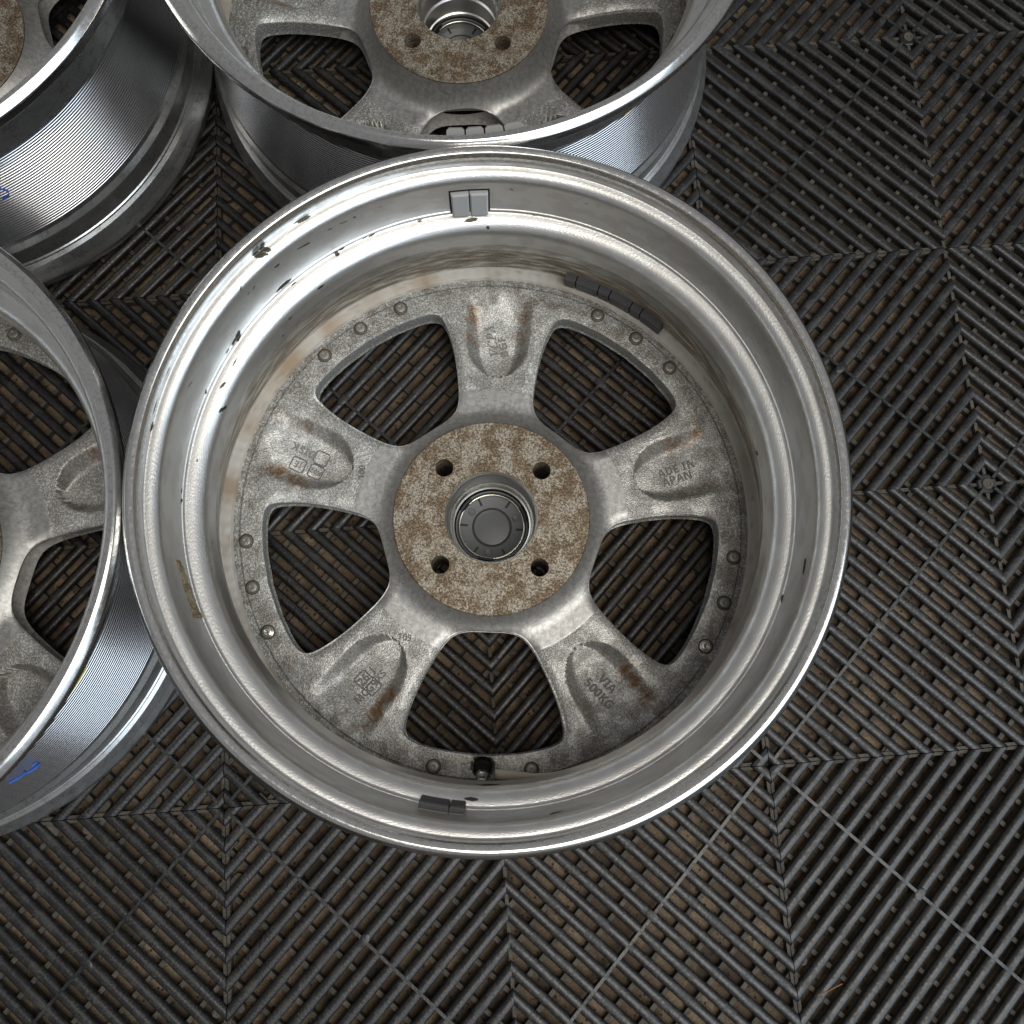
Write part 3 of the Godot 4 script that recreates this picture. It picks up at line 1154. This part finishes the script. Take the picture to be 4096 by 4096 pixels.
		var tint := func(a: float, p: Vector2) -> Color:
			var d := dirt.get_noise_2d(cos(a) * 3.0, sin(a) * 3.0)
			var c := Color(0.47, 0.445, 0.405).lerp(Color(0.30, 0.225, 0.155), ramp(d + 0.25 * cos(a - PI * 0.97), -0.1, 0.6))
			return c.lerp(Color(0.25, 0.19, 0.14), 0.6 * ramp(dirt.get_noise_2d(a * 40.0, p.x), 0.25, 0.5))
		var weld := lathe(fillet([[187.4, 36.0], [189.0, 38.6, 1.0], [192.0, 39.6, 2.5], [195.4, 40.6, 2.0], [196.8, 43.0]]), 256, false, 0.0, TAU, tint)
		node("weld_bead", weld, mat.weld_bead, wheel)
		# the casting, turned so that its windows stand as in the photograph
		var disc := Node3D.new()
		disc.name = "disc"
		wheel.add_child(disc)
		disc.rotation.y = deg_to_rad(-(sp[2] + 36.0))
		for k in 5:
			node("spoke", spokes[(k + s * 2) % 5], mat.cast_metal, disc).rotation.y = deg_to_rad(-72.0 * k)
			node("spoke_root", roots[rise], mat.machined_metal, disc).rotation.y = deg_to_rad(-72.0 * k)
		node("bolt_ring", ring, mat.cast_metal, disc)
		node("hub_flank", flanks[rise], mat.machined_metal, disc)
		var face := node("mounting_face", faces[rise], mat.corroded_face, disc)
		face.rotation.y = deg_to_rad(sp[2] + 36.0 - (-129.3 if s == 0 else -40.0))
		var bore := lathe(fillet([[33.6, 48.0 + rise], [32.2, 46.2 + rise, 0.4], [31.8, 45.4 + rise], [31.2, 24.0 + rise * 0.5, 0.5], [29.8, 22.5 + rise * 0.5], [29.6, 14.0, 0.4], [28.4, 13.2], [28.4, 2.0], [27.4, 1.5]], 4), 96, true)
		node("hub_bore", bore, mat.bore_metal, disc)
		cap_parts(disc, mat.cap_plastic)
		for w in 5:
			for b in [-11.0, 0.0, 11.0]:
				if w == 4 and b == 0.0:
					continue
				var a := deg_to_rad(36.0 + 72.0 * w + b)
				var domed := rng.randf() < 0.42
				var o := node("rim_stud", stud_meshes[1 if domed else 0], mat.stud_metal if domed else mat.dull_stud, disc)
				o.position = Vector3(178.2 * cos(a), 37.3, 178.2 * sin(a)) * MM
				o.rotation.y = rng.randf() * TAU
				o.scale = Vector3(0.86, 0.8, 0.86)
				node("stud_seat", seat_ring, mat.grimy_seat, o)
		var va := deg_to_rad(324.0)
		var valve := Node3D.new()
		valve.name = "valve"
		disc.add_child(valve)
		valve.position = Vector3(174.2 * cos(va), 26.0, 174.2 * sin(va)) * MM
		valve.rotation = Vector3(0, -va, 0)
		var stem := node("rubber_base", lathe(fillet([[7.0, 0.0], [6.4, 4.0, 1.0], [5.0, 5.5, 1.0], [4.6, 12.0]], 4), 24, true), mat.rubber, valve)
		stem.rotation.z = deg_to_rad(-24.0)
		var metal := node("stem", lathe(fillet([[4.4, 8.0], [4.3, 16.0, 0.8], [3.6, 17.0], [3.4, 24.0, 1.2], [0.01, 24.6]], 4), 24, true), mat.stud_metal, valve)
		metal.rotation.z = deg_to_rad(-24.0)
		if s == 0:
			main_wheel_details(wheel)
		elif s == 1:
			upper_wheel_details(wheel)
		elif s == 2:
			marks_on_barrel(wheel, 57.0, 63.0)
		else:
			marks_on_barrel(wheel, 69.0, 76.0)


func main_wheel_details(wheel: Node3D) -> void:
	var spin := func(deg: float, r: float, y: float) -> Vector3:
		return Vector3(r * cos(deg_to_rad(deg)), y, r * sin(deg_to_rad(deg)))
	for w in [[-93.7, -90.25], [-90.05, -86.5]]:
		var o := node("balance_weight", arc_block(191.6, 159.0, 188.3, 138.2, 4.2, w[0], w[1], 1.0), mat.light_weight, wheel)
		o.set_meta("label", "light grey stick-on balance weight high on the barrel")
		node("foam_backing", arc_block(192.0, 160.3, 188.6, 139.0, 1.2, w[0] - 0.35, w[1] + 0.35, 0.2), mat.black_foam, o)
	var cuts := [-69.1, -66.35, -60.95, -58.1, -52.65, -49.9, -44.3]
	for k in 6:
		var o := node("balance_weight", arc_block(190.4, 63.0, 196.2, 42.0, 6.6, cuts[k] + 0.12, cuts[k + 1] - 0.12, 0.7), mat.dark_weight, wheel)
		o.set_meta("label", "dark grey stick-on balance weight low beside the weld")
	for w in [[98.3, 101.0], [101.15, 106.4]]:
		var o := node("balance_weight", arc_block(190.4, 151.0, 188.6, 137.6, 4.6, w[0], w[1], 0.7), mat.dark_weight, wheel)
		o.set_meta("label", "dark grey stick-on balance weight at the near wall")
		node("foam_backing", arc_block(190.9, 152.0, 188.9, 138.0, 0.9, w[0], w[1], 0.2), mat.foam_tape, o)
	# a strip of old adhesive and a loose end of masking tape
	var pts := [[170.4, 152.8, 3.2], [169.0, 148.5, 2.4], [166.5, 147.0, 2.8], [163.5, 146.0, 3.4], [161.2, 145.5, 3.0], [159.6, 144.6, 5.0]]
	var st := SurfaceTool.new()
	st.begin(Mesh.PRIMITIVE_TRIANGLES)
	var rows := []
	for i in pts.size() * 4 - 3:
		var f := i / 4.0
		var a: Array = pts[int(f)]
		var b: Array = pts[mini(int(f) + 1, pts.size() - 1)]
		var t := f - int(f)
		var h := lerpf(a[1], b[1], t)
		var half := 1.6 * lerpf(a[2], b[2], t) + 0.9 * sin(i * 2.1)
		var ang := lerpf(a[0], b[0], t)
		var line := []
		for e in [-1.0, -0.8, 0.8, 1.0]:
			var y: float = h + half * e
			var r := 188.8 + (y - 139.4) * 0.1378 - (0.0 if absf(e) > 0.9 else 0.55) - 0.05
			line.append(spin.call(ang, r, y) * MM)
		rows.append(line)
	for i in rows.size() - 1:
		for k in 3:
			quad(st, rows[i][k], rows[i + 1][k], rows[i + 1][k + 1], rows[i][k + 1])
	st.generate_normals()
	node("adhesive_residue", st.commit(), mat.old_adhesive, wheel)
	st = SurfaceTool.new()
	st.begin(Mesh.PRIMITIVE_TRIANGLES)
	rows = []
	for i in 25:
		var t := i / 24.0
		var ang := lerpf(93.2, 71.0, t)
		var lift := 2.2 + 1.8 * sin(t * 9.0) * (1.0 - t)
		var wide := 5.0 * (1.0 - 0.55 * t) + 1.2 * sin(t * 7.0 + 1.0)
		var r0 := 181.5 + 6.0 * t
		rows.append([spin.call(ang, r0 - wide, 37.5 + lift), spin.call(ang, r0, 38.6 + lift + wide * 0.25), spin.call(ang, r0, 38.2 + lift + wide * 0.25), spin.call(ang, r0 - wide, 37.1 + lift)])
	for i in rows.size() - 1:
		for k in 4:
			quad(st, rows[i][k] * MM, rows[i + 1][k] * MM, rows[i + 1][(k + 1) % 4] * MM, rows[i][(k + 1) % 4] * MM)
	for e in [rows[0], rows[24]]:
		quad(st, e[0] * MM, e[1] * MM, e[2] * MM, e[3] * MM)
	st.generate_normals()
	node("tape_strip", st.commit(), mat.masking_tape, wheel)
	# cast lettering in the pockets
	var y := 23.9
	var m: Material = mat.stamped_metal
	for t in [["MADE IN", 6.2, 138.1, -30.6, 12.0], ["JAPAN", 6.2, 140.3, -23.4, 12.0], ["VIA", 6.4, 75.0, 123.5, -52.0], ["500KG", 6.4, 68.2, 130.0, -52.0], ["DISK", 6.0, -136.4, -64.2, 152.0], ["BGF", 6.2, 18.4, -137.3, 96.0], ["MC", 5.4, -101.0, 119.4, 44.0], ["G9", 5.6, -93.6, 112.8, 44.0], ["XS", 5.4, -87.4, 105.6, 44.0], ["26", 5.6, -99.5, 107.6, 44.0], ["J", 5.4, -93.4, 101.0, 44.0], ["JE", 4.8, -141.5, -53.8, 152.0], ["R02", 3.8, -129.1, -48.2, 152.0]]:
		text("lettering", t[0], t[1], Vector3(t[2], y, t[3]), t[4], wheel, m)
	text("lettering", "AVCPX", 6.8, Vector3(10.8, y, -139.3), 96.0, wheel, m, 0.3, "Droid Serif")
	for b in [[-93.6, 112.8, 44.0], [-99.5, 107.6, 44.0], [-141.5, -53.8, 152.0], [-129.1, -48.2, 152.0], [-124.3, -58.2, 152.0]]:
		var frame := PackedVector3Array()
		for c in [[-5, -4], [-3.8, -5], [3.8, -5], [5, -4], [5, 4], [3.8, 5], [-3.8, 5], [-5, 4], [-5, -4]]:
			var q := Vector3(c[0], 0, c[1]).rotated(Vector3.UP, deg_to_rad(b[2]))
			var at: Vector3 = Vector3(b[0], 0, b[1]) + q
			at.y = cast_height(at.x, at.z)
			frame.append(at)
		node("date_frame", tube(frame, 0.5, 6), m, wheel)
	text("stamped_number", "100", 4.6, Vector3(-93.0, 35.6, -42.5), 82.0, wheel, m)
	text("stamped_number", "105", 4.6, Vector3(-67.5, 35.6, 80.3), -14.0, wheel, m)


func upper_wheel_details(wheel: Node3D) -> void:
	for k in 4:
		var a := 91.0 - k * 3.7
		var o := node("balance_weight", arc_block(191.6, 171.0, 190.6, 157.0, 6.2, a, a + 3.4, 1.6), mat.light_weight, wheel)
		o.set_meta("label", "pale rounded balance weight stuck low in the near wall")
	marks_on_barrel(wheel, 0.0, 0.0)
	stripe(wheel, "yellow_line", mat.yellow_marker, 44.0, 52.0, 112.0, 1.3)
	var st := [[53.0, 60.0, 122.0, 4.5]]
	for q in st:
		stripe(wheel, "navy_marker_patch", mat.navy_marker, q[0], q[1], q[2], q[3])


func barrel_radius(h: float) -> float:
	# outside radius of the grooved, flared part of a barrel at a height
	var pts := [[54.0, 197.0], [112.0, 180.6], [121.0, 178.9], [130.0, 183.0], [134.6, 191.4], [139.0, 192.4], [163.0, 194.6]]
	for i in pts.size() - 1:
		if h <= pts[i + 1][0]:
			return lerpf(pts[i][1], pts[i + 1][1], clampf((h - pts[i][0]) / (pts[i + 1][0] - pts[i][0]), 0.0, 1.0))
	return 194.6


func stripe(wheel: Node3D, called: String, material: Material, a0: float, a1: float, h: float, half: float) -> void:
	var rows := PackedVector2Array()
	for k in 5:
		var y := h - half + half * k / 2.0
		rows.append(Vector2(barrel_radius(y) + 0.6, y))
	node(called, lathe(rows, 16, true, deg_to_rad(a0), deg_to_rad(a1)), material, wheel)


func marks_on_barrel(wheel: Node3D, a0: float, _a1: float) -> void:
	if a0 == 0.0:
		return
	# a hand-drawn figure in blue marker
	var strokes := [[[52.8, 85.0], [51.9, 83.5], [52.0, 80.5], [52.9, 79.0], [54.2, 80.0], [55.0, 83.0], [54.4, 84.0], [55.6, 82.0], [58.0, 84.5]]]
	if a0 > 60.0:
		strokes = [[[63.4, 99.5], [62.6, 97.0], [62.2, 94.0], [62.8, 91.5], [64.3, 90.0]]]
	for s in strokes:
		var pts := PackedVector3Array()
		for p in s:
			var h: float = p[1]
			var r := barrel_radius(h) + 0.1
			h -= 8.0 * smoothstep(60.0, 125.0, h)
			var a := deg_to_rad(p[0])
			pts.append(Vector3(r * cos(a), h, r * sin(a)))
		node("marker_figure", tube(pts, 0.8, 6), mat.blue_marker, wheel)
	if a0 < 60.0:
		stripe(wheel, "yellow_line", mat.yellow_marker, 30.0, 44.0, 106.0, 1.2)


func make_litter() -> void:
	var twig := node("dry_stalk", tube(PackedVector3Array([Vector3(0, 0, 0), Vector3(6, 0.5, -1.6), Vector3(12, 0.9, -4.2), Vector3(18, 0.6, -6.2)]), 0.45, 6), mat.dry_stalk, self)
	twig.position = Vector3(0.4145, TOP - 0.0005, 0.158)
	describe(twig, "short brown dry stalk on the ribs near the bottom right seam", "stalk")
	var chip_mesh := prism(PackedVector2Array([Vector2(-1.5, -3), Vector2(1.2, -2.6), Vector2(1.9, 1.5), Vector2(0.3, 3.2), Vector2(-1.6, 1.8)]), 0.0, 1.4, 0.4)
	var a := node("stone_chip", chip_mesh, mat.white_chip, self)
	a.position = Vector3(-0.0028, 0.0086, 0.0605)
	describe(a, "white stone chip on the tile seam near the lower left", "chip")
